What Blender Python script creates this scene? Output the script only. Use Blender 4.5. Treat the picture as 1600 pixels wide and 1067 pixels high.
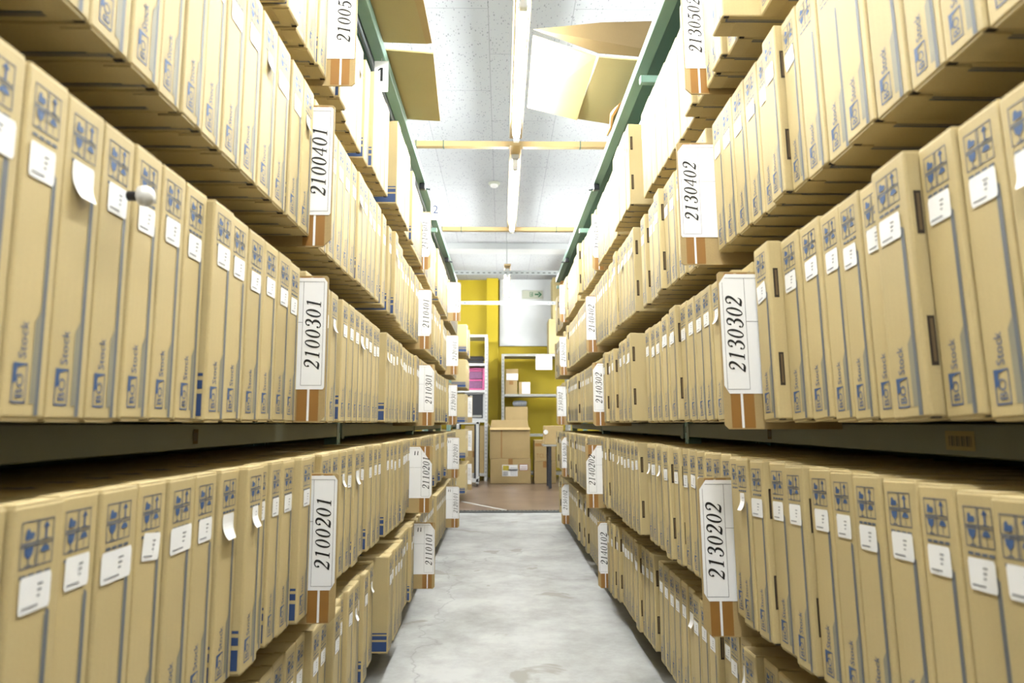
import bpy, bmesh, math, random
from mathutils import Matrix, Vector, Euler

# ------------------------------------------------------------------ camera, world, exposure
SC = bpy.context.scene
for _o in list(bpy.data.objects):
    bpy.data.objects.remove(_o)
FLOOR = -0.78            # heights are measured from the lens
CEIL = 2.16
F_PX = 1066.67
cam_data = bpy.data.cameras.new('camera')
cam = bpy.data.objects.new('camera', cam_data)
SC.collection.objects.link(cam)
cam_data.sensor_width = 36.0
cam_data.lens = 24.0
cam_data.clip_start = 0.02
PITCH = math.atan(127.5 / F_PX)
YAW = math.atan(16 / F_PX)
cam.location = (0, 0, 0)
cam.rotation_euler = (math.pi / 2 + PITCH, 0, -YAW)
cam_data.dof.use_dof = True
cam_data.dof.focus_distance = 1.9
cam_data.dof.aperture_fstop = 5.6
SC.camera = cam
wd = bpy.data.worlds.new('world'); SC.world = wd
wd.use_nodes = True
wd.node_tree.nodes['Background'].inputs[0].default_value = (0.9, 0.95, 1.0, 1)
wd.node_tree.nodes['Background'].inputs[1].default_value = 0.35
SC.view_settings.view_transform = 'Standard'
SC.view_settings.look = 'None'
SC.view_settings.gamma = 1.0
SC.view_settings.exposure = 2.36
TUBE_STRENGTH = 62.0
try:
    SC.cycles.max_bounces = 8
    SC.cycles.diffuse_bounces = 4
except Exception:
    pass

R = random.Random(7)
PI = math.pi

# ------------------------------------------------------------------ materials
ALB = 0.53      # paint and card reflect this much of the swatch colours; the exposure makes up for it
def lin(c):
    return tuple(ALB * ((x / 255) / 12.92 if x / 255 <= 0.04045 else ((x / 255 + 0.055) / 1.055) ** 2.4) for x in c)

def new_mat(name):
    m = bpy.data.materials.new(name); m.use_nodes = True
    nt = m.node_tree
    return m, nt, nt.nodes['Principled BSDF']

def plain(name, rgb, rough=0.7, metal=0.0, var=0.06, scale=18.0, bump=0.0):
    """colour with a little procedural unevenness"""
    m, nt, b = new_mat(name)
    c = lin(rgb)
    tc = nt.nodes.new('ShaderNodeTexCoord')
    n = nt.nodes.new('ShaderNodeTexNoise'); n.inputs['Scale'].default_value = scale; n.inputs['Detail'].default_value = 4
    nt.links.new(tc.outputs['Object'], n.inputs['Vector'])
    r = nt.nodes.new('ShaderNodeValToRGB')
    r.color_ramp.elements[0].position = 0.3; r.color_ramp.elements[1].position = 0.7
    r.color_ramp.elements[0].color = tuple(x * (1 - var) for x in c) + (1,)
    r.color_ramp.elements[1].color = tuple(min(1, x * (1 + var)) for x in c) + (1,)
    nt.links.new(n.outputs['Fac'], r.inputs['Fac'])
    nt.links.new(r.outputs['Color'], b.inputs['Base Color'])
    b.inputs['Roughness'].default_value = rough
    b.inputs['Metallic'].default_value = metal
    if bump:
        bp = nt.nodes.new('ShaderNodeBump'); bp.inputs['Strength'].default_value = bump; bp.inputs['Distance'].default_value = 0.002
        nt.links.new(n.outputs['Fac'], bp.inputs['Height']); nt.links.new(bp.outputs['Normal'], b.inputs['Normal'])
    return m

def cardboard(name, rgb, var=0.07):
    m, nt, b = new_mat(name)
    c = lin(rgb)
    N, L = nt.nodes.new, nt.links.new
    tc = N('ShaderNodeTexCoord')
    n1 = N('ShaderNodeTexNoise'); n1.inputs['Scale'].default_value = 9; n1.inputs['Detail'].default_value = 5
    n2 = N('ShaderNodeTexNoise'); n2.inputs['Scale'].default_value = 420; n2.inputs['Detail'].default_value = 2
    L(tc.outputs['Object'], n1.inputs['Vector']); L(tc.outputs['Object'], n2.inputs['Vector'])
    mp = N('ShaderNodeMapping'); mp.inputs['Scale'].default_value = (1, 1, 0.03)
    L(tc.outputs['Object'], mp.inputs['Vector'])
    wv = N('ShaderNodeTexNoise'); wv.inputs['Scale'].default_value = 420; wv.inputs['Detail'].default_value = 1
    L(mp.outputs['Vector'], wv.inputs['Vector'])
    oi = N('ShaderNodeObjectInfo')
    def mul(a, k, off):
        q = N('ShaderNodeMath'); q.operation = 'MULTIPLY_ADD'; L(a, q.inputs[0]); q.inputs[1].default_value = k; q.inputs[2].default_value = off
        return q.outputs[0]
    def add(a, bb):
        q = N('ShaderNodeMath'); q.operation = 'ADD'; L(a, q.inputs[0]); L(bb, q.inputs[1]); return q.outputs[0]
    v = add(mul(n1.outputs['Fac'], 2 * var, -var), mul(n2.outputs['Fac'], 0.16, -0.08))
    v = add(v, mul(wv.outputs['Fac'], 0.06, -0.03))
    v = add(v, mul(oi.outputs['Random'], 0.10, 0.95))
    sc = N('ShaderNodeVectorMath'); sc.operation = 'SCALE'
    sc.inputs[0].default_value = c; L(v, sc.inputs['Scale'])
    L(sc.outputs['Vector'], b.inputs['Base Color'])
    b.inputs['Roughness'].default_value = 0.62
    b.inputs['Specular IOR Level'].default_value = 0.35
    bp = N('ShaderNodeBump'); bp.inputs['Strength'].default_value = 0.06; bp.inputs['Distance'].default_value = 0.001
    L(wv.outputs['Fac'], bp.inputs['Height']); L(bp.outputs['Normal'], b.inputs['Normal'])
    return m

def emitter(name, rgb, strength):
    m, nt, b = new_mat(name)
    b.inputs['Base Color'].default_value = (0.9, 0.9, 0.9, 1)
    b.inputs['Emission Color'].default_value = tuple(x / ALB for x in lin(rgb)) + (1,)
    b.inputs['Emission Strength'].default_value = strength
    return m

M = {}
M['board'] = cardboard('archive_cardboard', (227, 205, 150))
M['board_old'] = cardboard('carton_cardboard', (206, 178, 124), 0.10)
M['board_pale'] = cardboard('sheet_cardboard', (206, 188, 132), 0.05)
M['board_shaded'] = cardboard('carton_inside_shaded', (130, 108, 68), 0.10)  # darker cardboard, shade inside the opened carton put into the colour
M['tape'] = plain('packing_tape', (178, 128, 62), 0.35)
M['ink_blue'] = plain('ink_blue', (70, 106, 160), 0.6)
M['ink_grey'] = plain('ink_grey_blue', (108, 118, 136), 0.6)
M['ink_pale'] = plain('ink_halftone', (166, 162, 140), 0.6)
M['ink_navy'] = plain('ink_navy', (52, 84, 140), 0.6)
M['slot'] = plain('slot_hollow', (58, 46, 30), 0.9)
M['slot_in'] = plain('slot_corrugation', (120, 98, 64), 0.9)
M['paper'] = plain('white_paper', (284, 285, 287), 0.6, var=0.015)
M['paper_line'] = plain('grey_rule', (110, 112, 116), 0.6)
M['paper_text'] = plain('grey_text', (165, 168, 178), 0.6)
M['black'] = plain('black_ink', (14, 14, 18), 0.5)
M['green'] = plain('rack_green_paint', (142, 178, 163), 0.42, var=0.04, scale=6)
M['rail'] = plain('shelf_rail_olive', (148, 156, 142), 0.45, var=0.05, scale=6)  # greyer and more olive than the rack green
M['green_dark'] = plain('rack_deck_green', (92, 126, 110), 0.5, var=0.05, scale=6)
M['chrome'] = plain('chrome_rod', (150, 158, 176), 0.30, 1.0, var=0.0)
M['black_plastic'] = plain('black_plastic', (24, 25, 32), 0.35)
M['white_plastic'] = plain('white_plastic', (270, 270, 268), 0.35, var=0.01)
M['white_metal'] = plain('white_enamel', (226, 228, 228), 0.4, var=0.02)
M['grey_metal'] = plain('grey_steel', (186, 186, 178), 0.42, var=0.04)
M['galv'] = plain('galvanised_steel', (196, 202, 202), 0.45, 0.2, var=0.05, scale=40)
M['hole'] = plain('punched_hole', (120, 124, 126), 0.8)
M['wood'] = plain('pine_wood', (222, 190, 132), 0.6, var=0.10, scale=5)
M['pink'] = plain('pink_plastic', (236, 108, 168), 0.35, var=0.02)
M['pink_clear'] = plain('pink_drawer_front', (150, 96, 140), 0.3, var=0.15, scale=30)
M['charcoal'] = plain('charcoal_panel', (40, 43, 50), 0.4, var=0.1)
M['label_yellow'] = plain('label_yellow', (220, 200, 60), 0.6)
M['label_red'] = plain('label_red', (176, 70, 70), 0.6)
M['sign_cream'] = plain('sign_cream', (222, 226, 206), 0.5, var=0.01)
M['sign_green'] = plain('sign_green', (14, 128, 84), 0.5, var=0.01)
M['film'] = plain('plastic_film', (190, 198, 210), 0.25, var=0.12, scale=40)
M['drain'] = plain('drain_iron', (96, 102, 104), 0.5, 0.3)
M['tube'] = emitter('fluorescent_tube', (252, 253, 250), TUBE_STRENGTH)
M['yellow'] = plain('yellow_wall_paint', (236, 208, 8), 0.6, var=0.05, scale=1.5)
M['white_wall'] = plain('white_wall_paint', (226, 230, 230), 0.6, var=0.02, scale=3)
M['board_white'] = plain('white_board_paint', (258, 262, 264), 0.5, var=0.03, scale=7)
M['floor_line'] = plain('white_line_paint', (226, 226, 220), 0.5)

def mat_concrete():
    m, nt, b = new_mat('concrete_floor')
    N, L = nt.nodes.new, nt.links.new
    tc = N('ShaderNodeTexCoord')
    n1 = N('ShaderNodeTexNoise'); n1.inputs['Scale'].default_value = 3.0; n1.inputs['Detail'].default_value = 12; n1.inputs['Roughness'].default_value = 0.70
    L(tc.outputs['Object'], n1.inputs['Vector'])
    r1 = N('ShaderNodeValToRGB'); e = r1.color_ramp.elements
    e[0].position = 0.30; e[0].color = lin((150, 150, 147)) + (1,)
    e[1].position = 0.62; e[1].color = lin((207, 209, 209)) + (1,)
    L(n1.outputs['Fac'], r1.inputs['Fac'])
    # dark stains with a shape of their own
    n2 = N('ShaderNodeTexNoise'); n2.inputs['Scale'].default_value = 3.6; n2.inputs['Detail'].default_value = 6; n2.inputs['Distortion'].default_value = 0.6
    L(tc.outputs['Object'], n2.inputs['Vector'])
    r2 = N('ShaderNodeValToRGB'); r2.color_ramp.elements[0].position = 0.635; r2.color_ramp.elements[1].position = 0.665
    L(n2.outputs['Fac'], r2.inputs['Fac'])
    mx = N('ShaderNodeMix'); mx.data_type = 'RGBA'
    L(r2.outputs['Color'], mx.inputs['Factor']); L(r1.outputs['Color'], mx.inputs['A']); mx.inputs['B'].default_value = lin((160, 158, 150)) + (1,)
    # hair cracks
    dn = N('ShaderNodeTexNoise'); dn.inputs['Scale'].default_value = 5; dn.inputs['Detail'].default_value = 5
    L(tc.outputs['Object'], dn.inputs['Vector'])
    ad = N('ShaderNodeVectorMath'); ad.operation = 'MULTIPLY_ADD'; L(dn.outputs['Color'], ad.inputs[0]); ad.inputs[1].default_value = (0.35, 0.35, 0); L(tc.outputs['Object'], ad.inputs[2])
    vo = N('ShaderNodeTexVoronoi'); vo.feature = 'DISTANCE_TO_EDGE'; vo.inputs['Scale'].default_value = 0.75
    L(ad.outputs['Vector'], vo.inputs['Vector'])
    r3 = N('ShaderNodeValToRGB'); r3.color_ramp.elements[0].position = 0.0; r3.color_ramp.elements[0].color = (1, 1, 1, 1)
    r3.color_ramp.elements[1].position = 0.005; r3.color_ramp.elements[1].color = (0, 0, 0, 1)
    L(vo.outputs['Distance'], r3.inputs['Fac'])
    mx2 = N('ShaderNodeMix'); mx2.data_type = 'RGBA'
    ml = N('ShaderNodeMath'); ml.operation = 'MULTIPLY'; ml.inputs[1].default_value = 0.38; L(r3.outputs['Color'], ml.inputs[0])
    L(ml.outputs[0], mx2.inputs['Factor']); L(mx.outputs['Result'], mx2.inputs['A']); mx2.inputs['B'].default_value = lin((110, 108, 104)) + (1,)
    L(mx2.outputs['Result'], b.inputs['Base Color'])
    b.inputs['Roughness'].default_value = 0.55
    return m

def mat_tan_floor():
    m, nt, b = new_mat('coated_floor')
    N, L = nt.nodes.new, nt.links.new
    tc = N('ShaderNodeTexCoord')
    n1 = N('ShaderNodeTexNoise'); n1.inputs['Scale'].default_value = 3; n1.inputs['Detail'].default_value = 8
    L(tc.outputs['Object'], n1.inputs['Vector'])
    r1 = N('ShaderNodeValToRGB'); e = r1.color_ramp.elements
    e[0].position = 0.3; e[0].color = lin((122, 100, 84)) + (1,)
    e[1].position = 0.7; e[1].color = lin((156, 134, 114)) + (1,)
    L(n1.outputs['Fac'], r1.inputs['Fac']); L(r1.outputs['Color'], b.inputs['Base Color'])
    b.inputs['Roughness'].default_value = 0.28
    return m

def mat_ceiling():
    m, nt, b = new_mat('ceiling_tiles')
    N, L = nt.nodes.new, nt.links.new
    tc = N('ShaderNodeTexCoord')
    sp = N('ShaderNodeSeparateXYZ'); L(tc.outputs['Object'], sp.inputs[0])
    cb = N('ShaderNodeCombineXYZ'); L(sp.outputs['Y'], cb.inputs['X']); L(sp.outputs['X'], cb.inputs['Y'])
    mp = N('ShaderNodeMapping'); mp.inputs['Location'].default_value = (0.217, 0.075, 0)
    L(cb.outputs[0], mp.inputs['Vector'])
    br = N('ShaderNodeTexBrick'); br.offset = 0.5; br.offset_frequency = 2; br.squash = 1.0
    br.inputs['Color1'].default_value = (1, 1, 1, 1); br.inputs['Color2'].default_value = (0.97, 0.97, 0.97, 1)
    br.inputs['Mortar'].default_value = (0.62, 0.62, 0.62, 1)
    br.inputs['Scale'].default_value = 1.0; br.inputs['Mortar Size'].default_value = 0.0022
    br.inputs['Mortar Smooth'].default_value = 0.2
    br.inputs['Brick Width'].default_value = 0.892; br.inputs['Row Height'].default_value = 0.452
    L(mp.outputs[0], br.inputs['Vector'])
    # fissures
    m2 = N('ShaderNodeMapping'); m2.inputs['Scale'].default_value = (1.25, 0.55, 1.0); m2.inputs['Rotation'].default_value = (0, 0, 0.12)
    L(tc.outputs['Object'], m2.inputs['Vector'])
    nz = N('ShaderNodeTexNoise'); nz.inputs['Scale'].default_value = 70; L(m2.outputs[0], nz.inputs['Vector'])
    av = N('ShaderNodeVectorMath'); av.operation = 'MULTIPLY_ADD'; L(nz.outputs['Color'], av.inputs[0]); av.inputs[1].default_value = (0.012,) * 3; L(m2.outputs[0], av.inputs[2])
    vo = N('ShaderNodeTexVoronoi'); vo.inputs['Scale'].default_value = 66; L(av.outputs[0], vo.inputs['Vector'])
    # random size per cell
    sc = N('ShaderNodeSeparateColor'); L(vo.outputs['Color'], sc.inputs[0])
    th = N('ShaderNodeMath'); th.operation = 'MULTIPLY_ADD'; L(sc.outputs[0], th.inputs[0]); th.inputs[1].default_value = 0.34; th.inputs[2].default_value = 0.0
    lt = N('ShaderNodeMath'); lt.operation = 'LESS_THAN'; L(vo.outputs['Distance'], lt.inputs[0]); L(th.outputs[0], lt.inputs[1])
    mx = N('ShaderNodeMix'); mx.data_type = 'RGBA'; L(lt.outputs[0], mx.inputs['Factor'])
    mx.inputs['A'].default_value = lin((212, 216, 220)) + (1,); mx.inputs['B'].default_value = lin((166, 169, 174)) + (1,)
    mm = N('ShaderNodeMix'); mm.data_type = 'RGBA'; mm.blend_type = 'MULTIPLY'; mm.inputs['Factor'].default_value = 1
    L(mx.outputs['Result'], mm.inputs['A']); L(br.outputs['Color'], mm.inputs['B'])
    L(mm.outputs['Result'], b.inputs['Base Color'])
    b.inputs['Roughness'].default_value = 0.9
    return m

M['concrete'] = mat_concrete(); M['tan_floor'] = mat_tan_floor(); M['ceiling'] = mat_ceiling()

# ------------------------------------------------------------------ mesh helpers
class MB:
    """collects polygons with materials, builds ONE mesh"""
    def __init__(s):
        s.v, s.f, s.m, s.mats = [], [], [], []
    def mi(s, name):
        if name not in s.mats: s.mats.append(name)
        return s.mats.index(name)
    def poly(s, pts, mat):
        i = len(s.v); s.v += [tuple(p) for p in pts]
        s.f.append(tuple(range(i, i + len(pts)))); s.m.append(s.mi(mat)); return s
    def box(s, a, b, mat, bev=0.0, seg=2):
        if bev <= 0:
            (x0, y0, z0), (x1, y1, z1) = a, b
            i = len(s.v)
            s.v += [(x0, y0, z0), (x1, y0, z0), (x1, y1, z0), (x0, y1, z0), (x0, y0, z1), (x1, y0, z1), (x1, y1, z1), (x0, y1, z1)]
            for q in ((0, 3, 2, 1), (4, 5, 6, 7), (0, 1, 5, 4), (1, 2, 6, 5), (2, 3, 7, 6), (3, 0, 4, 7)):
                s.f.append(tuple(i + k for k in q)); s.m.append(s.mi(mat))
            return s
        bm = bmesh.new(); bmesh.ops.create_cube(bm, size=1)
        for v in bm.verts:
            v.co = Vector([(a[k] + b[k]) / 2 + v.co[k] * (b[k] - a[k]) for k in range(3)])
        bmesh.ops.bevel(bm, geom=bm.edges[:], offset=bev, segments=seg, profile=0.5, affect='EDGES')
        s.add_bm(bm, mat); return s
    def add_bm(s, bm, mat):
        i = len(s.v); bm.verts.index_update()
        s.v += [tuple(v.co) for v in bm.verts]
        for f in bm.faces:
            s.f.append(tuple(i + v.index for v in f.verts)); s.m.append(s.mi(mat))
        bm.free(); return s
    def tube(s, path, r, mat, n=10, cap=True):
        P = [Vector(p) for p in path]; rings = []
        for k, p in enumerate(P):
            t = (P[min(k + 1, len(P) - 1)] - P[max(k - 1, 0)]).normalized()
            up = Vector((0, 0, 1)) if abs(t.z) < 0.9 else Vector((1, 0, 0))
            a = t.cross(up).normalized(); b = t.cross(a).normalized()
            i = len(s.v); rr = r[k] if isinstance(r, (list, tuple)) else r
            s.v += [tuple(p + a * rr * math.cos(2 * PI * j / n) + b * rr * math.sin(2 * PI * j / n)) for j in range(n)]
            rings.append(i)
        for i0, i1 in zip(rings, rings[1:]):
            for j in range(n):
                s.f.append((i0 + j, i0 + (j + 1) % n, i1 + (j + 1) % n, i1 + j)); s.m.append(s.mi(mat))
        if cap:
            for i0 in (rings[0], rings[-1]):
                s.f.append(tuple(i0 + j for j in range(n))); s.m.append(s.mi(mat))
        return s
    def slab(s, pts, thick, mat):
        """polygon given by 3-D points, thickened along its normal"""
        P = [Vector(p) for p in pts]
        n = (P[1] - P[0]).cross(P[2] - P[0]).normalized() * thick
        Q = [p + n for p in P]
        s.poly(P[::-1], mat); s.poly(Q, mat)
        for k in range(len(P)):
            j = (k + 1) % len(P); s.poly([P[k], P[j], Q[j], Q[k]], mat)
        return s
    def mesh(s, name):
        me = bpy.data.meshes.new(name); me.from_pydata(s.v, [], s.f)
        for k in s.mats: me.materials.append(M[k])
        me.polygons.foreach_set('material_index', s.m)
        me.update(); return me
    def build(s, name, parent=None, smooth=False):
        me = s.mesh(name)
        if smooth: me.polygons.foreach_set('use_smooth', [True] * len(me.polygons))
        o = bpy.data.objects.new(name, me); SC.collection.objects.link(o)
        if parent: o.parent = parent
        return o

def tag(o, label, cat, group=None):
    o['label'] = label; o['category'] = cat
    if group: o['group'] = group
    return o
def empty(name, loc, label, cat, group=None, rz=0):
    o = bpy.data.objects.new(name, None); SC.collection.objects.link(o)
    o.location = loc; o.rotation_euler = (0, 0, rz); o.empty_display_size = 0.05
    return tag(o, label, cat, group)
def struct(o):
    o['kind'] = 'structure'; return o

def text_polys(txt, size):
    """polygons of built-in sans lettering, flat in XY, origin at left baseline"""
    cu = bpy.data.curves.new('t', 'FONT'); cu.body = txt; cu.size = size; cu.resolution_u = 2
    ob = bpy.data.objects.new('t', cu); SC.collection.objects.link(ob)
    dg = bpy.context.evaluated_depsgraph_get(); dg.update()
    me = bpy.data.meshes.new_from_object(ob.evaluated_get(dg))
    vs = [v.co.copy() for v in me.vertices]
    out = [[(vs[i].x, vs[i].y) for i in p.vertices] for p in me.polygons]
    bpy.data.objects.remove(ob); bpy.data.meshes.remove(me); bpy.data.curves.remove(cu)
    return out

# ------------------------------------------------------------------ the serif italic figures of the cards
def spline(pts, n=7):
    P = [pts[0]] + list(pts) + [pts[-1]]; out = []
    for i in range(1, len(P) - 2):
        p0, p1, p2, p3 = P[i - 1], P[i], P[i + 1], P[i + 2]
        for k in range(n):
            t = k / n
            out.append(tuple(0.5 * (2 * b + (c - a) * t + (2 * a - 5 * b + 4 * c - d) * t * t + (3 * b - a - 3 * c + d) * t ** 3) for a, b, c, d in zip(p0, p1, p2, p3)))
    out.append(tuple(pts[-1])); return out
def ribbon(pts, smooth=True):
    S = [(x, y, w * 1.15 + .02) for x, y, w in (spline(pts) if smooth else pts)]
    L_, R_ = [], []
    for i, (x, y, w) in enumerate(S):
        a = S[max(i - 1, 0)]; b = S[min(i + 1, len(S) - 1)]
        dx, dy = b[0] - a[0], b[1] - a[1]; l = math.hypot(dx, dy) or 1
        L_.append((x - dy / l * w / 2, y + dx / l * w / 2)); R_.append((x + dy / l * w / 2, y - dx / l * w / 2))
    return [[L_[i], L_[i + 1], R_[i + 1], R_[i]] for i in range(len(S) - 1)]
def disc(x, y, r, n=10):
    return [[(x + r * math.cos(2 * PI * k / n), y + r * math.sin(2 * PI * k / n)) for k in range(n)]]
def ring(cx, cy, rx, ry, ix, iy, n=24):
    o = []
    for k in range(n):
        a, b = 2 * PI * k / n, 2 * PI * (k + 1) / n
        o.append([(cx + rx * math.cos(a), cy + ry * math.sin(a)), (cx + rx * math.cos(b), cy + ry * math.sin(b)), (cx + ix * math.cos(b), cy + iy * math.sin(b)), (cx + ix * math.cos(a), cy + iy * math.sin(a))])
    return o
def rect(x0, y0, x1, y1):
    return [[(x0, y0), (x1, y0), (x1, y1), (x0, y1)]]
DIG = {
    '0': ring(.33, .5, .295, .515, .15, .46),
    '1': rect(.265, 0.02, .41, .98) + rect(.14, 0, .53, .05) + ribbon([(.39, .98, .03), (.27, .93, .05), (.14, .90, .03)]),
    '2': disc(.15, .74, .075) + ribbon([(.09, .76, .03), (.13, .93, .05), (.31, 1.0, .06), (.50, .9, .12), (.54, .72, .14), (.45, .50, .11), (.27, .28, .06), (.07, .06, .04)])
         + ribbon([(.06, .04, .05), (.20, .07, .11), (.40, .045, .11), (.55, .09, .07), (.60, .24, .02)]),
    '3': disc(.14, .79, .07) + ribbon([(.09, .80, .03), (.15, .94, .05), (.32, 1.0, .05), (.49, .90, .11), (.50, .73, .13), (.40, .58, .07), (.24, .535, .03)])
         + ribbon([(.24, .545, .03), (.42, .52, .06), (.56, .38, .13), (.55, .18, .13), (.42, .03, .07), (.26, 0, .04), (.09, .09, .04)]) + disc(.12, .19, .075),
    '4': ribbon([(.47, .99, .05), (.03, .29, .045)], False) + rect(.03, .26, .63, .315) + rect(.40, .02, .515, .98) + rect(.30, 0, .62, .035),
    '5': ribbon([(.17, .95, .09), (.38, .93, .10), (.57, .98, .04)]) + ribbon([(.19, .96, .035), (.14, .53, .035)], False)
         + ribbon([(.13, .53, .03), (.28, .62, .05), (.46, .56, .11), (.55, .34, .14), (.48, .12, .11), (.30, 0, .05), (.10, .07, .04)]) + disc(.12, .17, .07),
}
def number_polys(txt, size, adv):
    out = []
    for k, ch in enumerate(txt):
        for pl in DIG[ch]:
            out.append([(k * adv + (x - .33 + .24 * (y - .5)) * size * .92 + adv / 2, (y - .5) * size) for x, y in pl])
    return out

# ------------------------------------------------------------------ room
floor_me = MB().poly([(-3.4, -2.6, 0), (3.4, -2.6, 0), (3.4, 6.15, 0), (-3.4, 6.15, 0)], 'concrete')
o = struct(floor_me.build('floor')); o.location = (0, 0, FLOOR)
o = struct(MB().poly([(-3.4, 6.15, 0), (3.4, 6.15, 0), (3.4, 10.2, 0), (-3.4, 10.2, 0)], 'tan_floor').build('floor_back')); o.location = (0, 0, FLOOR)
o = struct(MB().box((-3.4, -2.6, 0), (3.4, 10.3, .08), 'ceiling').build('ceiling')); o.location = (0, 0, CEIL)
struct(MB().box((-3.4, 10.2, FLOOR), (3.4, 10.3, CEIL), 'yellow').build('wall_back'))
struct(MB().box((-3.5, -2.6, FLOOR), (-3.4, 10.3, CEIL), 'white_wall').build('wall_left'))
struct(MB().box((3.4, -2.6, FLOOR), (3.5, 10.3, CEIL), 'white_wall').build('wall_right'))
struct(MB().box((-3.4, -2.7, FLOOR), (3.4, -2.6, CEIL), 'white_wall').build('wall_front'))
BX = -0.034
struct(MB().box((-0.195 + BX, 10.06, FLOOR), (-0.021 + BX, 10.2, CEIL), 'yellow', .004).build('trim_1'))          # pilaster
struct(MB().box((-0.0 + BX, 10.15, 1.145), (0.86 + BX, 10.2, CEIL), 'board_white', .004).build('trim_2'))       # white upper wall panel
struct(MB().box((-3.4, 8.05, CEIL - .075), (3.4, 8.3, CEIL), 'white_wall', .003).build('trim_3'))                # shallow ceiling beam

# ------------------------------------------------------------------ archive boxes
BW, BH, BD = 0.0622, 0.285, 0.33
XL, XR = -0.373, 0.446
ROWZ = {1: -0.700, 2: -0.353, 3: 0.0, 4: 0.353, 5: 0.712}
T_STOCK = text_polys('Stock', 0.0155); T_BO = text_polys('BO', 0.0150)

def face_print(mb, stripe_top, e=0.0004):
    """everything printed on the narrow front (x = 0, seen from +x, right hand = +y)"""
    def q(y0, z0, y1, z1, mat, x=e): mb.poly([(x, y0, z0), (x, y1, z0), (x, y1, z1), (x, y0, z1)], mat)
    def pg(pts, mat, x=e): mb.poly([(x, y, z) for y, z in pts], mat)
    # four handling symbols in a ruled block
    y0, y1, z0, z1 = -0.0215, 0.0185, 0.235, 0.272; t = 0.0011
    ym, zm = (y0 + y1) / 2, (z0 + z1) / 2
    for a in (y0, ym - t * 1.6, ym + t * .6, y1 - t): q(a, z0, a + t, z1, 'ink_grey')
    for a in (z0, zm - t * 1.6, zm + t * .6, z1 - t): q(y0, a, y1, a + t, 'ink_grey', e * .8)
    cy, cz = (y0 + ym) / 2, (zm + z1) / 2 - .001       # hands round a box
    pg([(cy - .0055, cz - .0045), (cy + .0045, cz - .0045), (cy + .0062, cz - .001), (cy + .0045, cz + .0015), (cy + .001, cz + .0012), (cy - .001, cz + .0045), (cy - .004, cz + .0035)], 'ink_blue', e * 1.2)
    q(cy - .007, cz - .0085, cy + .007, cz - .0075, 'ink_grey', e * 1.2)
    cy, cz = (ym + y1) / 2, (zm + z1) / 2               # this side up
    q(cy - .0012, cz - .007, cy + .0012, cz + .003, 'ink_blue', e * 1.2); pg([(cy - .0042, cz + .002), (cy + .0042, cz + .002), (cy, cz + .0075)], 'ink_blue', e * 1.2)
    q(cy - .005, cz - .0078, cy + .005, cz - .0068, 'ink_grey', e * 1.2)
    cy, cz = (y0 + ym) / 2, (z0 + zm) / 2               # goblet
    pg([(cy - .0058, cz + .007), (cy - .0045, cz + .001), (cy, cz - .0025), (cy + .0045, cz + .001), (cy + .0058, cz + .007)], 'ink_blue', e * 1.2)
    q(cy - .0007, cz - .007, cy + .0007, cz - .002, 'ink_grey', e * 1.2); q(cy - .004, cz - .0078, cy + .004, cz - .0066, 'ink_grey', e * 1.2)
    cy, cz = (ym + y1) / 2, (z0 + zm) / 2               # umbrella
    pg([(cy + .0058 * math.cos(a * PI / 8), cz + .001 + .0058 * math.sin(a * PI / 8)) for a in range(9)], 'ink_blue', e * 1.2)
    q(cy - .0005, cz - .007, cy + .0005, cz + .001, 'ink_grey', e * 1.2)
    for k in range(4): q(y0 + .001 + k * .0098, 0.2275, y0 + .0090 + k * .0098, 0.2305, 'ink_grey')
    # long double stripe
    q(0.0135, 0.0025, 0.0150, stripe_top - .004, 'ink_pale'); q(0.0150, 0.0025, 0.0178, stripe_top, 'ink_grey', e * 1.1); q(0.0186, 0.0025, 0.0202, stripe_top - .002, 'ink_grey')
    q(0.0178, 0.0025, 0.0186, stripe_top - .002, 'ink_pale')
    # halftone wedge, logo and word reading upwards
    pg([(0.0065, 0.012), (0.0135, 0.012), (0.0135, 0.088), (0.0065, 0.078)], 'ink_pale', e * .9)
    la, lb, lc, ld = -0.0195, 0.0005, 0.012, 0.044
    q(la, lc, la + .0014, ld, 'ink_blue'); q(lb - .0012, lc, lb, ld, 'ink_blue'); q(la, lc, lb, lc + .0016, 'ink_blue'); q(la, ld - .0016, lb, ld, 'ink_blue')
    pg([(la, lc + .015), (la + .0055, lc + .017), (la + .0062, ld - .004), (lb - .004, ld - .0016), (la, ld)], 'ink_blue', e * 1.1)
    for pl in T_BO: pg([(-0.0040 - y, 0.0155 + x) for x, y in pl], 'ink_blue', e * 1.3)
    for pl in T_STOCK: pg([(-0.0030 - y, 0.047 + x * .86) for x, y in pl], 'ink_blue', e * 1.2)

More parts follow.
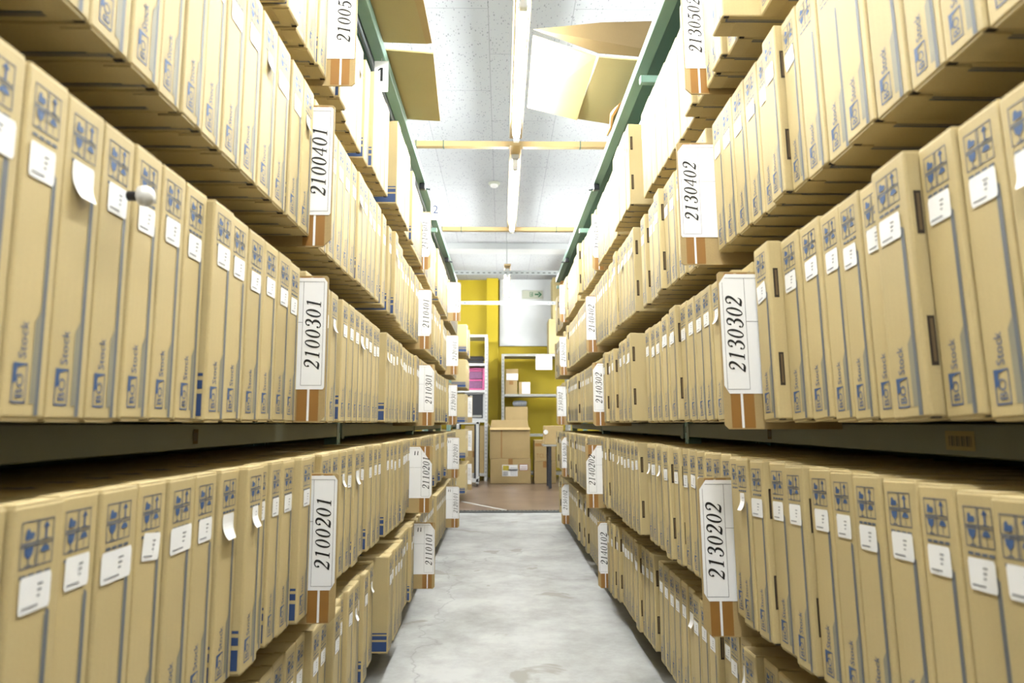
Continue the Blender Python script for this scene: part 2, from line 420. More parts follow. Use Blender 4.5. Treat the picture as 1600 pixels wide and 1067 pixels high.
def sides_print(mb, w, e=0.0004):
    h = w / 2
    # hand holes on the stripe side
    for z0, z1 in ((0.052, 0.104), (0.192, 0.240)):
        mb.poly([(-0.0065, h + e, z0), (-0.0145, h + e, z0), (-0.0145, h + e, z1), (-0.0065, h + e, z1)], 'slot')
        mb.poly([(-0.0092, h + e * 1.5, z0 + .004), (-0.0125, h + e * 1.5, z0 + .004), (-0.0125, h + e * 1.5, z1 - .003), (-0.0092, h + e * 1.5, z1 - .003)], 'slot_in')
    # blue bands low on the other broad side
    for z0, z1 in ((0.006, 0.034), (0.040, 0.051), (0.056, 0.060)):
        mb.poly([(-0.004, -h - e, z0), (-0.004, -h - e, z1), (-0.31, -h - e, z1), (-0.31, -h - e, z0)], 'ink_navy')
    # stripe carried on under the base, arrow on the lid
    for y0, y1 in ((0.0135, 0.0172), (0.0188, 0.0212)):
        mb.poly([(-0.010, y0, -e), (-0.25, y0, -e), (-0.25, y1, -e), (-0.010, y1, -e)], 'ink_grey')
    mb.poly([(-0.008, 0.0235, -e), (-0.010, 0.0135, -e), (-0.013, 0.0135, -e), (-0.012, 0.0235, -e)], 'ink_grey')
    z = BH + e
    mb.poly([(-0.10, -0.014, z), (-0.082, 0, z), (-0.10, 0.014, z)], 'ink_navy'); mb.poly([(-0.118, -0.005, z), (-0.10, -0.005, z), (-0.10, 0.005, z), (-0.118, 0.005, z)], 'ink_navy')

def box_mesh(variant):
    mb = MB(); h = BW / 2
    mb.box((-BD, -h, 0), (0, h, BH), 'board', 0.0026, 2)
    # lid flap edge along the top and tuck flap under the base
    mb.box((-0.022, -h + .0015, BH - .0004), (-0.0008, h - .0015, BH + .0012), 'board', 0.0005, 1)
    mb.box((-0.030, -h + .004, -0.0022), (-0.001, h - .006 - .006 * (variant % 3), 0.0004), 'board', 0.0008, 1)
    mb.box((-0.012, h - .0055, -0.0014), (-0.003, h - .0008, 0.0003), 'slot')
    face_print(mb, (0.205, 0.198, 0.211)[variant % 3])
    sides_print(mb, BW)
    return mb.mesh('archive_box')

def sticker_mesh(kind):
    mb = MB()
    w, h = {'plain': (.038, .029), 'wide': (.050, .030), 'curled': (.036, .034), 'small': (.022, .030), 'tilted': (.038, .029)}[kind]
    n = 5; x0 = 0.0010
    rows = []
    for k in range(9):
        z = h / 2 - h * k / 8
        lift = 0.0 if kind in ('plain', 'wide', 'tilted') else max(0, (k - 3) / 5) ** 2 * 0.007
        inset = 0.0016 if k in (0, 8) else 0.0
        shr = 1.0 if kind != 'curled' else 1 - .25 * max(0, (k - 3) / 5)
        rows.append((z, lift, (w / 2 - inset) * shr))
    for (za, la, wa), (zb, lb, wb) in zip(rows, rows[1:]):
        mb.poly([(x0 + lb, -wb, zb), (x0 + lb, wb, zb), (x0 + la, wa, za), (x0 + la, -wa, za)], 'paper')
    if kind != 'curled':
        for k, (a, b, z) in enumerate(((.36, .80, -.34), (.10, .45, .22), (.10, .38, .06), (.10, .30, -.10))):
            if k == 0: a, b = -.80, .20
            mb.poly([(x0 + .0003, a * w / 2, z * h - .0008), (x0 + .0003, b * w / 2, z * h - .0008), (x0 + .0003, b * w / 2, z * h + .0008), (x0 + .0003, a * w / 2, z * h + .0008)], 'paper_text')
    return mb.mesh('sticker')

BOXM = [box_mesh(k) for k in range(3)]
STK = {k: sticker_mesh(k) for k in ('plain', 'wide', 'curled', 'small', 'tilted')}
STK_W = {'plain': '', 'wide': 'wide sticker', 'curled': 'curling sticker', 'small': 'narrow sticker', 'tilted': 'tilted sticker', None: 'no sticker'}

def simple_box(mb, T, stk, sl):
    """a far box: same outline, print and sticker, a few faces each"""
    h = BW / 2; t = MB()
    t.box((-BD, -h, 0), (0, h, BH), 'board', 0.0022, 1)
    e = 0.0008
    def q(y0, z0, y1, z1, mat, x=e): t.poly([(x, y0, z0), (x, y1, z0), (x, y1, z1), (x, y0, z1)], mat)
    for y0, y1 in ((-.021, -.002), (.001, .018)):
        for z0, z1, mt in ((.237, .249, 'ink_blue'), (.256, .268, 'ink_blue')):
            q(y0 + .004, z0, y1 - .004, z1, mt)
    q(-.0215, .2345, .0185, .2365, 'ink_grey'); q(-.0215, .252, .0185, .254, 'ink_grey'); q(-.0215, .2705, .0185, .2725, 'ink_grey'); q(-.020, .227, .016, .230, 'ink_grey')
    q(.0140, .003, .0200, .205, 'ink_grey'); q(.0065, .012, .0140, .08, 'ink_pale')
    q(-.0195, .012, .0005, .044, 'ink_blue'); q(-.012, .018, -.003, .040, 'board', e * 1.5); q(-.016, .048, -.006, .082, 'ink_grey')
    if stk: q(-.019 if stk != 'small' else -.010, .198, .019 if stk == 'plain' else .024 if stk == 'wide' else .012, .227, 'paper', e * 2)
    for z0, z1 in ((0.052, 0.104), (0.192, 0.240)):
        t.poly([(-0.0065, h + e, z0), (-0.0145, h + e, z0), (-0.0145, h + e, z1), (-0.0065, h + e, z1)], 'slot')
    for z0, z1 in ((0.006, 0.034), (0.040, 0.051), (0.056, 0.060)):
        t.poly([(-0.004, -h - e, z0), (-0.004, -h - e, z1), (-0.31, -h - e, z1), (-0.31, -h - e, z0)], 'ink_navy')
    t.poly([(-0.010, .014, -e), (-0.25, .014, -e), (-0.25, .021, -e), (-0.010, .021, -e)], 'ink_grey')
    i = len(mb.v); mb.v += [tuple(T @ Vector(p)) for p in t.v]
    for f, m in zip(t.f, t.m):
        mb.f.append(tuple(i + k for k in f)); mb.m.append(mb.mi(t.mats[m]))

# cards that stick out of the rows: (side, bay, row) -> distance, outer edge X
CARDS = {
    ('L', 0, 5): (1.37, -.310), ('L', 0, 4): (1.292, -.330), ('L', 0, 3): (1.275, -.327), ('L', 0, 2): (1.326, -.309),
    ('L', 1, 5): (3.10, -.331), ('L', 1, 4): (3.07, -.318), ('L', 1, 3): (3.07, -.301), ('L', 1, 2): (2.90, -.289), ('L', 1, 1): (3.00, -.283),
    ('L', 2, 5): (4.70, -.287), ('L', 2, 4): (4.70, -.300), ('L', 2, 3): (4.70, -.305), ('L', 2, 2): (4.70, -.287), ('L', 2, 1): (4.70, -.284),
    ('R', 0, 5): (1.395, .395), ('R', 0, 4): (1.406, .378), ('R', 0, 3): (1.121, .365), ('R', 0, 2): (1.322, .378),
    ('R', 1, 5): (3.10, .420), ('R', 1, 4): (3.20, .399), ('R', 1, 3): (2.95, .394), ('R', 1, 2): (3.05, .372), ('R', 1, 1): (3.00, .412),
    ('R', 2, 5): (4.75, .407), ('R', 2, 4): (4.75, .404), ('R', 2, 3): (4.84, .390), ('R', 2, 2): (4.80, .416), ('R', 2, 1): (4.85, .417),
}
BAYS = {'L': [(-0.93, 2.13), (2.18, 3.93), (3.98, 5.70)], 'R': [(-0.93, 2.13), (2.18, 3.93), (3.98, 5.62)]}
def card_no(side, bay, row):
    return '21%d0%d0%d' % (bay + (0 if side == 'L' else 3), row, 1 if side == 'L' else 2)

# measured far edges of the boxes in the rows that show largest
SEEN = {('L', 2): [.545, .609, .669, .737, .799, .868, .933, 1.005, 1.073, 1.125, 1.178, 1.246, 1.316],
        ('L', 3): [.522, .575, .632, .688, .744, .801, .860, .930, .996, 1.066, 1.135, 1.206, 1.267],
        ('L', 4): [.581, .647, .706, .757, .812, .870, .934, .999, 1.070, 1.142, 1.216, 1.284],
        ('R', 2): [.594, .656, .717, .785, .849, .910, .978, 1.045, 1.118, 1.182, 1.246, 1.312],
        ('R', 3): [.563, .623, .681, .750, .807, .861, .918, .983, 1.049, 1.111],
        ('R', 4): [.580, .638, .699, .767, .836, .905, .968, 1.022, 1.075, 1.133, 1.198, 1.266, 1.332, 1.396]}
# whole stretches set forward (+) or back (-): the near end of the second bays stands proud, one bottom row is pushed in
def stretch(side, row, bay, y, a):
    if side == 'R' and row == 1: return -.022
    if bay == 1 and y - a < .32: return {'L': {1: .020, 2: .014, 3: .006, 4: .012, 5: .020}, 'R': {2: .012, 3: .014, 4: .012, 5: .020}}[side].get(row, 0)
    if bay == 0 and side == 'L' and row == 1: return -.008
    return 0
# boxes that stand well proud of the row: (side,row) -> list of (distance, extra)
PROUD = {('R', 3): [(1.08, .020), (.715, .015)], ('R', 5): [(1.19, .055)], ('R', 2): [(1.14, .016), (1.014, .012)], ('L', 2): [(.573, -.004), (.835, -.006), (1.03, .008)]}

def layout():
    out = []
    for side in 'LR':
        for row in (1, 2, 3, 4, 5):
            for bay, (a, b) in enumerate(BAYS[side]):
                card = CARDS.get((side, bay, row)); cy = card[0] if card else None
                # spans between the bay ends and the card
                spans = [(a, b, None)] if cy is None else [(a, cy - .006, -1), (cy + .008, b, 1)]
                for s0, s1, sgn in spans:
                    rr = random.Random(hash((side == 'L', row, bay, sgn or 0)) & 0xffff)
                    ys = []
                    if sgn == -1 and bay == 0:
                        y = s1                        # pack back from the card towards the camera
                        sn = SEEN.get((side, row))
                        if sn:
                            for p, q in reversed(list(zip(sn, sn[1:]))): ys.append((max(p + .0012, q - .0012 - .0655), q - .0012))
                            y = sn[0] - .0012
                        while y - .0625 > s0:
                            w = BW * rr.uniform(.96, 1.0); g = .0026 + (rr.random() < .25) * rr.uniform(.002, .007)
                            ys.append((y - w, y)); y -= w + g
                        ys.reverse()
                    else:
                        y = s0
                        while y + .066 < s1 - (.016 if side == 'R' else 0):
                            w = BW * rr.uniform(.96, 1.0); g = .0026 + (rr.random() < .25) * rr.uniform(.002, .007)
                            ys.append((y, y + w)); y += w + g
                        slack = s1 - (.016 if side == 'R' else .002) - ys[-1][1]
                        k = rr.randrange(1, len(ys)) if len(ys) > 1 else 0
                        ys = [(p, q) if i < k else (p + slack * .7, q + slack * .7) for i, (p, q) in enumerate(ys)]
                    n = len(ys); run = rr.uniform(-.004, .004)
                    for i, (p, q) in enumerate(ys):
                        if rr.random() < .22: run = rr.uniform(-.009, .007)
                        pr = run + rr.uniform(-.0015, .0015) + (.012 if rr.random() < .07 else 0)
                        for yy, ex in PROUD.get((side, row), []):
                            if abs((p + q) / 2 - yy) < .030: pr = ex
                        if side == 'R' and row == 5 and (p + q) / 2 < 1.155: pr = -.012
                        pr += stretch(side, row, bay, p, a)
                        rs = rr.random()
                        stk = 'plain' if rs < .66 else 'wide' if rs < .72 else 'curled' if rs < .79 else 'small' if rs < .86 else 'tilted' if rs < .95 else None
                        order = (n - i) if sgn == -1 else (i + 1)
                        out.append(dict(side=side, row=row, bay=bay, sgn=sgn, n=order, tot=n, i=i, y0=p, y1=q, pr=pr, stk=stk, v=rr.randrange(3), yaw=rr.uniform(-.0022, .0022), dz=rr.uniform(0, .0015), dst=rr.uniform(-.006, .004), last=(i == n - 1)))
    return out

cp, sp_, cyw, syw = math.cos(PITCH), math.sin(PITCH), math.cos(YAW), math.sin(YAW)
def project(x, y, z):
    xw = x * cyw - y * syw; yw = x * syw + y * cyw
    d = yw * cp + z * sp_; u = -yw * sp_ + z * cp
    if d < .05: return None
    return 800 + F_PX * xw / d, 533.5 - F_PX * u / d
def shown_area(b):
    X = XL if b['side'] == 'L' else XR; z = ROWZ[b['row']]
    P = [project(X, y, zz) for y in (b['y0'], b['y1']) for zz in (z, z + BH)]
    if any(p is None for p in P): return 0
    x0, x1 = max(0, min(p[0] for p in P)), min(1600, max(p[0] for p in P))
    y0, y1 = max(0, min(p[1] for p in P)), min(1067, max(p[1] for p in P))
    return max(0, x1 - x0) * max(0, y1 - y0)
ORD = lambda n: '%d%s' % (n, 'th' if 10 <= n % 100 <= 20 else {1: 'st', 2: 'nd', 3: 'rd'}.get(n % 10, 'th'))

boxes = layout()
for b in boxes: b['area'] = shown_area(b)
rank = sorted([b for b in boxes if b['area'] > 0], key=lambda b: -b['area'])
single = set(id(b) for b in rank[:300])
LEAN = {'L': 0.0, 'R': 0.055}

SHELF = {1: 'lowest shelf', 2: 'second-lowest shelf', 3: 'middle shelf', 4: 'second-highest shelf', 5: 'top shelf'}
NTH = ('first', 'second', 'third')
RACK = {'L': 'rack with hanging signs', 'R': 'rack under open carton'}
def box_label(b):
    look = STK_W[b['stk']]
    if b['sgn'] is None:
        s = 'archive box, %s before the first upright, %s, %s' % (ORD(b['tot'] - b['i']), SHELF[b['row']], RACK[b['side']])
    else:
        s = 'archive box, %s %s %s card %s, %s, %s' % (ORD(b['n']), 'before' if b['sgn'] < 0 else 'beyond', NTH[b['bay']], card_no(b['side'], b['bay'], b['row']), SHELF[b['row']], RACK[b['side']])
    return s + (', ' + look if look and len((s + ' ' + look).split()) <= 16 else '')

far = MB()
for b in boxes:
    left = b['side'] == 'L'
    lean = LEAN[b['side']] * (1 if b['row'] > 1 else .4)
    sc = (b['y1'] - b['y0']) / BW
    yc = (b['y0'] + b['y1']) / 2
    X = (XL + b['pr']) if left else (XR - b['pr'])
    z = ROWZ[b['row']] + abs(math.sin(lean)) * BW / 2 + b['dz'] + .0025
    rot = Euler((lean, 0, (0 if left else PI) + b['yaw'] * .6), 'XYZ')
    if id(b) in single:
        o = bpy.data.objects.new('archive_box', BOXM[b['v']]); SC.collection.objects.link(o)
        o.location = (X, yc, z); o.rotation_euler = rot; o.scale = (1, sc, 1)
        tag(o, box_label(b), 'box', 'archive boxes on shelf %s' % card_no(b['side'], b['bay'], b['row']))
        if b['stk']:
            s = bpy.data.objects.new('sticker', STK[b['stk']]); SC.collection.objects.link(s); s.parent = o
            s.location = (0, -.001 + b['dst'] * .5, .2135 + b['dst'])
            if b['stk'] == 'tilted': s.rotation_euler = (R.uniform(-.14, .14), 0, 0)
    else:
        T = Matrix.Translation((X, yc, z)) @ rot.to_matrix().to_4x4() @ Matrix.Diagonal((1, sc, 1, 1))
        simple_box(far, T, b['stk'], True)
# the short rack beyond the drain
for row in (1, 2, 3, 4, 5):
    y = 6.90
    while y < 7.62:
        if abs(y + .03 - 7.302) < .04: y = 7.310
        T = Matrix.Translation((-.362 + R.uniform(-.004, .01), y + BW / 2, ROWZ[row] + .003))
        simple_box(far, T, R.choice(['plain', 'plain', 'small', None]), True); y += BW + .002
o = far.build('archive_box_rows'); o['kind'] = 'stuff'
tag(o, 'further rows of tan archive boxes receding along both racks', 'boxes')

# ------------------------------------------------------------------ number cards
CARD_DZ = {('L', 0, 3): .002, ('L', 0, 4): -.016, ('R', 0, 3): -.010, ('R', 0, 2): -.042}
CARD_S = {('L', 0, 4): 1.042, ('R', 0, 3): .967, ('R', 0, 2): 1.06}
def make_card(side, bay, row):
    d, xe = CARDS[(side, bay, row)]; no = card_no(side, bay, row)
    s = 1 if side == 'L' else -1            # aisle edge lies towards s*x
    rr = random.Random(int(no)); inn = -s
    root = empty('number_card', (xe, d, ROWZ[row] + CARD_DZ.get((side, bay, row), {1: .004, 2: -.016, 3: -.012, 4: -.022, 5: -.008}[row])), 'white card numbered %s, %s along the %s, %s' % (no, NTH[bay], SHELF[row], RACK[side]), 'card', 'number cards between the boxes')
    tilt = -(LEAN[side] * (1 if row > 1 else .4))
    root.rotation_euler = (tilt, 0, rr.uniform(-.01, .01)); k_ = CARD_S.get((side, bay, row), 1); root.scale = (k_, 1, k_)
    W = (abs(XL if side == 'L' else XR) + .112 - abs(xe)) / k_; t = .0035; H = .2745
    mb = MB(); c = .012 * rr.random() + .003
    P = [(0, 0, c), (0, 0, H - .004), (inn * .004, 0, H), (inn * W, 0, H), (inn * W, 0, 0), (inn * c, 0, 0)]
    if s < 0: P = P[::-1]
    mb.slab(P, t, 'board_old')
    mb2 = MB()
    for a, b in ((.012, .0285), (.0335, .052)):
        x0, x1 = sorted((inn * a, inn * b)); f = -.0005 - t
        mb2.poly([(x0, f, .002), (x1, f, .002), (x1, f, H - .002), (x0, f, H - .002)], 'tape')
    x0, x1 = sorted((inn * .0290, inn * .0330)); mb2.poly([(x0, f, .002), (x1, f, .002), (x1, f, H - .004), (x0, f, H - .004)], 'paper')
    bo = mb.build('divider_board', root)
    # slab normal may point either way: put the front face at y = -t
    ys = [v.co.y for v in bo.data.vertices]
    if max(ys) > t * .5:
        for v in bo.data.vertices: v.co.y -= t
    mb2.build('packing_tape', root)
    # printed sheet
    sh = MB(); f = -t - .0012; top = .270; bot = .060
    ch = rr.choice([.003, .006, .012, .02]) if row != 2 or bay != 1 else .05
    chb = rr.choice([.002, .004, .014])
    P = [(inn * .002, f, bot + chb), (inn * .002, f, top - ch * 1.4), (inn * (.002 + ch), f, top), (inn * .125, f, top), (inn * .125, f, bot), (inn * (.002 + chb * .6), f, bot)]
    if s > 0: P = P[::-1]
    sh.poly(P, 'paper')
    g = f - .0004
    def line(a, z0, b, z1): 
        x0, x1 = sorted((inn * a, inn * b)); sh.poly([(x0, g, z0), (x1, g, z0), (x1, g, z1), (x0, g, z1)], 'paper_line')
    lw = .0007; e1 = .007 if ch < .03 else .012
    line(e1, bot + .007, e1 + lw, top - max(.007, ch * 1.3)); line(.0455, bot + .007, .0455 + lw, top - .007); line(e1, bot + .007, .0455, bot + .007 + lw)
    line(max(e1, ch), top - .007 - lw, .118, top - .007); line(.0455, .185, .118, .185 + lw); line(.118, bot + .007, .118 + lw, top - .007)
    xc = inn * .0262; adv = .0192
    for pl in number_polys(no, .0275, adv):
        sh.poly([(xc - y, g - .0002, bot + .104 - 3.5 * adv + x) for x, y in pl], 'black')
    if side == 'L' and row in (1, 2):        # tail of further print on the hidden column
        for k in range(2):
            sh.poly([(inn * (.060 + .012 * k), g, .236), (inn * (.064 + .012 * k), g, .236), (inn * (.062 + .012 * k), g, .254), (inn * (.059 + .012 * k), g, .252)], 'black')
    sh.build('number_sheet', root)
    return root
for key in CARDS: make_card(*key)
for row, dz in ((3, 0), (2, 0.004), (1, .01)):      # faint cards in the short rack
    root = empty('number_card', (-.312, 7.3, ROWZ[row] + .004), 'small faint white card on the %s shelf of the short rack beyond the drain' % {3: 'upper', 2: 'middle', 1: 'lowest'}[row], 'card', 'number cards between the boxes')
    MB().box((-.165, 0, 0), (0, .0035, .28), 'board_old').build('divider_board', root)
    sh = MB(); sh.poly([(-.10, -.001, .06), (-.003, -.001, .06), (-.003, -.001, .27), (-.10, -.001, .27)], 'paper')
    for pl in number_polys('2120%d01' % row, .026, .0186): sh.poly([(-.026 - y, -.0015, .10 + x) for x, y in pl], 'paper_text')
    sh.build('number_sheet', root)

# ------------------------------------------------------------------ racks
def make_rack(side, ys, y0, label, upper=True):
    s = -1 if side == 'L' else 1
    XF = XL if side == 'L' else XR
    def X(a): return XF + s * a
    root = empty('storage_rack', (X(.15), y0, FLOOR), label, 'shelving rack')
    def bx(x0, x1, ya, yb, za, zb, mat, name, par=root, bev=.0015):
        x0, x1 = sorted((x0, x1))
        o = MB().box((x0, ya, za), (x1, yb, zb), mat, bev, 1).build(name, par)
        o.matrix_parent_inverse = Matrix.Translation(-Vector(par.location)) if par is root else par.matrix_parent_inverse
        return o
    ends = [y0] + list(ys)
    for yp in ends:                                        # front and rear uprights
        for a in (.134, .358):
            mb = MB()
            xa, xb = sorted((X(a), X(a + .042)))
            mb.box((xa, yp - .018, FLOOR), (xb, yp + .018, 1.20), 'green', .002, 1)
            zz = FLOOR + .05
            while zz < 1.19:                               # slot holes down the aisle face
                fx = X(a) - s * .0006
                mb.poly([(fx, yp - .006, zz), (fx, yp + .006, zz), (fx, yp + .004, zz + .02), (fx, yp - .004, zz + .02)], 'slot'); zz += .05
            o = mb.build('post', root); o.matrix_parent_inverse = Matrix.Translation(-Vector(root.location))
        bx(X(.128), X(.18), yp - .03, yp + .03, FLOOR, FLOOR + .006, 'green', 'foot_plate')
    for ya, yb in zip(ends, ends[1:]):
        for row in ROWZ:
            z = ROWZ[row]
            rail = bx(X(.130), X(.160), ya + .019, yb - .019, z - .042, z - .001, 'rail', 'shelf_rail')
            for side_y in (ya + .0185, yb - .0185 - .03):
                bx(X(.1285), X(.1305), side_y, side_y + .03, z - .05, z - .004, 'rail', 'rail_bracket')
            bx(X(.31), X(.335), ya + .019, yb - .019, z - .042, z - .001, 'rail', 'shelf_rail')
        bx(X(.390), X(.394), ya + .02, yb - .02, FLOOR + .02, 1.10, 'green_dark', 'back_panel', bev=0)  # unseen backing added to block light leaking through from behind
    yl = ends[-1]
    if upper:
        b1 = bx(X(.008), X(.046), y0, yl, 1.177, 1.212, 'green', 'top_beam')
        bx(X(.055), X(.080), y0, yl, 1.050, 1.088, 'green', 'top_beam')
        bx(X(.047), X(.40), y0, yl, 1.192, 1.198, 'green_dark', 'top_deck')
        bx(X(.081), X(.34), y0, yl, 1.105, 1.109, 'green_dark', 'top_deck')
        if side == 'L':
            mb = MB().tube([(X(.055), y0, 1.176), (X(.055), yl - .05, 1.176)], .0085, 'chrome', 12)
            o = mb.build('hanging_rod', root, True); o.matrix_parent_inverse = Matrix.Translation(-Vector(root.location))
        for yp in ends:
            bx(X(.014), X(.176), yp - .012, yp + .012, 1.125, 1.150, 'green', 'beam_bracket')
        for yp in (3.27, 4.80):
            if yp > yl: continue
            mb = MB().box(tuple(sorted((X(.006), X(.036)))[:1]) + (yp - .014, 1.146), (max(X(.006), X(.036)), yp + .014, 1.1775), 'black_plastic', .004, 2)
            mb.tube([(X(.004), yp, 1.152), (X(-.018), yp, 1.146)], .005, 'chrome', 8)
            o = mb.build('clamp', root); o.matrix_parent_inverse = Matrix.Translation(-Vector(root.location))
    # paper tags on the rails of the eye-level shelf
    for y, w in {'L': [(.42, .05), (1.13, .018)], 'R': [(.83, .055), (1.46, .022)]}[side] if upper else []:
        fx = X(.130) - s * .0008; mb = MB()
        mb.poly([(fx, y, -.034), (fx, y + w, -.034), (fx, y + w, -.010), (fx, y, -.010)], 'board_pale' if w > .03 else 'slot_in')
        n = 14 if w > .03 else 5
        for k in range(n):
            yy = y + w * (.1 + .8 * k / n); mb.poly([(fx - s * .0003, yy, -.029), (fx - s * .0003, yy + w * .8 / n * (.35 + .4 * (k % 3) / 2), -.029), (fx - s * .0003, yy + w * .8 / n * (.35 + .4 * (k % 3) / 2), -.016), (fx - s * .0003, yy, -.016)], 'charcoal')
        o = mb.build('rail_tag', root); o.matrix_parent_inverse = Matrix.Translation(-Vector(root.location))
    return root
rackL = make_rack('L', [2.155, 3.955, 5.73], -0.965, 'green steel rack with hanging number signs, full of archive boxes')
rackR = make_rack('R', [2.155, 3.955, 5.65], -0.965, 'green steel rack full of archive boxes under the open carton')
rackF = make_rack('L', [7.68], 6.86, 'short green rack of boxes beyond the floor drain', False)

# hanging aisle signs
for (x, y, n, lab) in ((-.392, 2.10, '1', 'white sign numbered 1 hanging under the rack top'), (-.352, 3.50, '2', 'white sign numbered 2 hanging under the rack top')):
    root = empty('aisle_sign', (x, y, 1.062), lab, 'sign', 'numbered signs on the rack')
    w = .045 if n == '1' else .050; h = .105
    MB().box((-w / 2, -.001, 0), (w / 2, .001, h), 'paper', 0).build('card', root)
    mb = MB()
    G = text_polys(n, .062) if n != '1' else [[(.011, 0), (.019, 0), (.019, .046), (.011, .046)], [(.003, .034), (.003, .038), (.011, .046), (.013, .040)]]
    for pl in G: mb.poly([(p[0] - .014, -.0016, p[1] + .036) for p in pl], 'ink_navy' if n == '2' else 'black')
    mb.build('figure', root)
    MB().tube([(0, 0, h - .002), (0, 0, 1.1775 - 1.062)], .0015, 'white_metal', 6).build('hanger', root)

# ------------------------------------------------------------------ lamps over the aisle, plus added fill lamps out of view
def make_lamp(x, ya, yb, label, batten=None):
    root = empty('fluorescent_lamp', (x, (ya + yb) / 2, 1.30), label, 'lamp', 'tube lamps over the aisle')
    h = (yb - ya) / 2
    MB().tube([(0, -h + .02, .026), (0, h - .02, .026)], .0155, 'tube', 14).build('tube', root, True)
    MB().box((-.020, -h - .03, .058), (.020, h + .03, .082), 'white_metal', .003, 1).build('housing', root)
    for sy in (-1, 1):
        mb = MB().box((-.014, sy * h - .014, .006), (.014, sy * h + .014, .060), 'white_plastic', .004, 2)
        mb.tube([(0, sy * (h - .03), .026), (0, sy * (h - .012), .026)], .016, 'galv', 12); mb.build('lamp_holder', root)
    MB().box((-.030, -h - .14, .082), (.030, h + .14, .098), 'wood', .002, 1).build('mounting_batten', root)
    for sy in (-.5, .5):
        MB().tube([(0, sy * h, .098), (0, sy * h, CEIL - 1.30)], .002, 'galv', 6).build('suspension_wire', root)
    return root
make_lamp(.066, 2.03, 3.06, 'lit tube lamp above the open carton, nearer than both wooden bars')
make_lamp(.068, 3.42, 4.61, 'lit tube lamp hanging between the two wooden bars')
make_lamp(.048, 6.05, 7.27, 'lit tube lamp beyond the perforated bars near the exit sign')
make_lamp(.066, .55, 1.72, 'lit tube lamp directly over the camera position')
make_lamp(.066, -.95, .22, 'lit tube lamp over the aisle behind the camera')

for sx in (-1.75, 1.75):  # added lamps out of view, fill light by way of the ceiling
    for k in range(4):
        yc = -.4 + 2.6 * k
        make_lamp(sx, yc - .6, yc + .6, 'unseen tube lamp added as ceiling fill light behind the %s' % ('rack with hanging signs' if sx < 0 else 'rack under open carton'))
for sx in (-.95, .95):  # added lamps hidden by the racks, brighten the far end
    make_lamp(sx, 8.45, 9.35, 'unseen tube lamp added to brighten the far end by the yellow wall')
# ------------------------------------------------------------------ bars across the aisle
def crossbar(y, label, x0=-.56, x1=.66):
    root = empty('wooden_crossbar', (0, y, 1.402), label, 'wooden bar', 'wooden bars across the aisle')
    MB().box((x0, -.016, 0), (x1, .016, .030), 'wood', .002, 1).build('bar', root)
    for px in (-.44, -.30, .40):
        mb = MB(); mb.box((px - .003, -.0175, -.0015), (px + .003, .0175, .0315), 'green_dark'); mb.build('wire_tie', root)
    for px in (-.52, .60):
        MB().box((px - .014, -.012, -1.402 + 1.212), (px + .014, .012, 0), 'galv', .001, 1).build('support_bracket', root)
crossbar(3.36, 'pine bar across the aisle beyond the open carton')
crossbar(4.90, 'pine bar across the aisle, the more distant one before the perforated bars')
def angle(y, z, x0, x1, label):
    mb = MB().box((x0, -.018, .0), (x1, -.015, .036), 'galv').box((x0, -.015, .033), (x1, .018, .036), 'galv')
    x = x0 + .03
    while x < x1 - .03:
        mb.poly([(x, -.0186, .012), (x + .022, -.0186, .012), (x + .022, -.0186, .021), (x, -.0186, .021)], 'hole'); x += .045
    o = mb.build('steel_angle'); o.location = (0, y, z); tag(o, label, 'metal bar', 'perforated bars across the aisle')
angle(5.53, 1.212, -.46, .53, 'perforated white steel bar joining the tops of the racks')
angle(6.92, 1.206, -.42, .84, 'perforated white steel bar crossing in front of the exit sign')
# uprights that carry the farther bar
for x in (.84,):
    o = MB().box((x - .02, 6.90, FLOOR), (x + .02, 6.94, 1.25), 'green', .002, 1).build('upright_post'); tag(o, 'green upright carrying the end of the farther perforated bar', 'post')

# smoke detector
root = empty('smoke_detector', (-.072, 5.97, CEIL), 'round cream smoke detector on the ceiling', 'smoke detector')
def lathe(mb, prof, mat, n=24):
    rings = []
    for r, z in prof:
        i = len(mb.v); mb.v += [(r * math.cos(2 * PI * k / n), r * math.sin(2 * PI * k / n), z) for k in range(n)]; rings.append(i)
    for a, b in zip(rings, rings[1:]):
        for k in range(n): mb.f.append((a + k, a + (k + 1) % n, b + (k + 1) % n, b + k)); mb.m.append(mb.mi(mat))
    mb.f.append(tuple(rings[-1] + k for k in range(n))); mb.m.append(mb.mi(mat)); return mb
lathe(MB(), [(.052, 0), (.052, -.012), (.045, -.02)], 'sign_cream').build('base', root)
lathe(MB(), [(.036, -.02), (.034, -.034), (.022, -.042), (.004, -.043)], 'white_plastic').build('sensor', root, True)

# ------------------------------------------------------------------ cardboard on top of the racks
def sheet(pts, label, strip=None):
    mb = MB().slab(pts, .005, 'board_pale'); o = mb.build('flattened_box')
    tag(o, label, 'cardboard', 'flattened boxes on the rack top')
    if strip: 
        s_ = MB().slab(strip, .004, 'board_old'); q = s_.build('taped_edge', o)
    return o
ZS = 1.219
sheet([(-.72, 2.08, ZS), (-.229, 2.145, ZS), (-.252, 2.655, ZS), (-.72, 2.60, ZS)], 'flattened cardboard box overhanging the aisle just beyond sign 1')
sheet([(-.72, 1.40, ZS), (-.268, 1.40, ZS), (-.240, 2.085, ZS), (-.72, 2.06, ZS)], 'flattened cardboard box with taped edge overhanging nearer than sign 1',
      [(-.268, 1.40, ZS - .006), (-.232, 1.40, ZS - .006), (-.226, 2.07, ZS - .006), (-.246, 2.075, ZS - .006)])

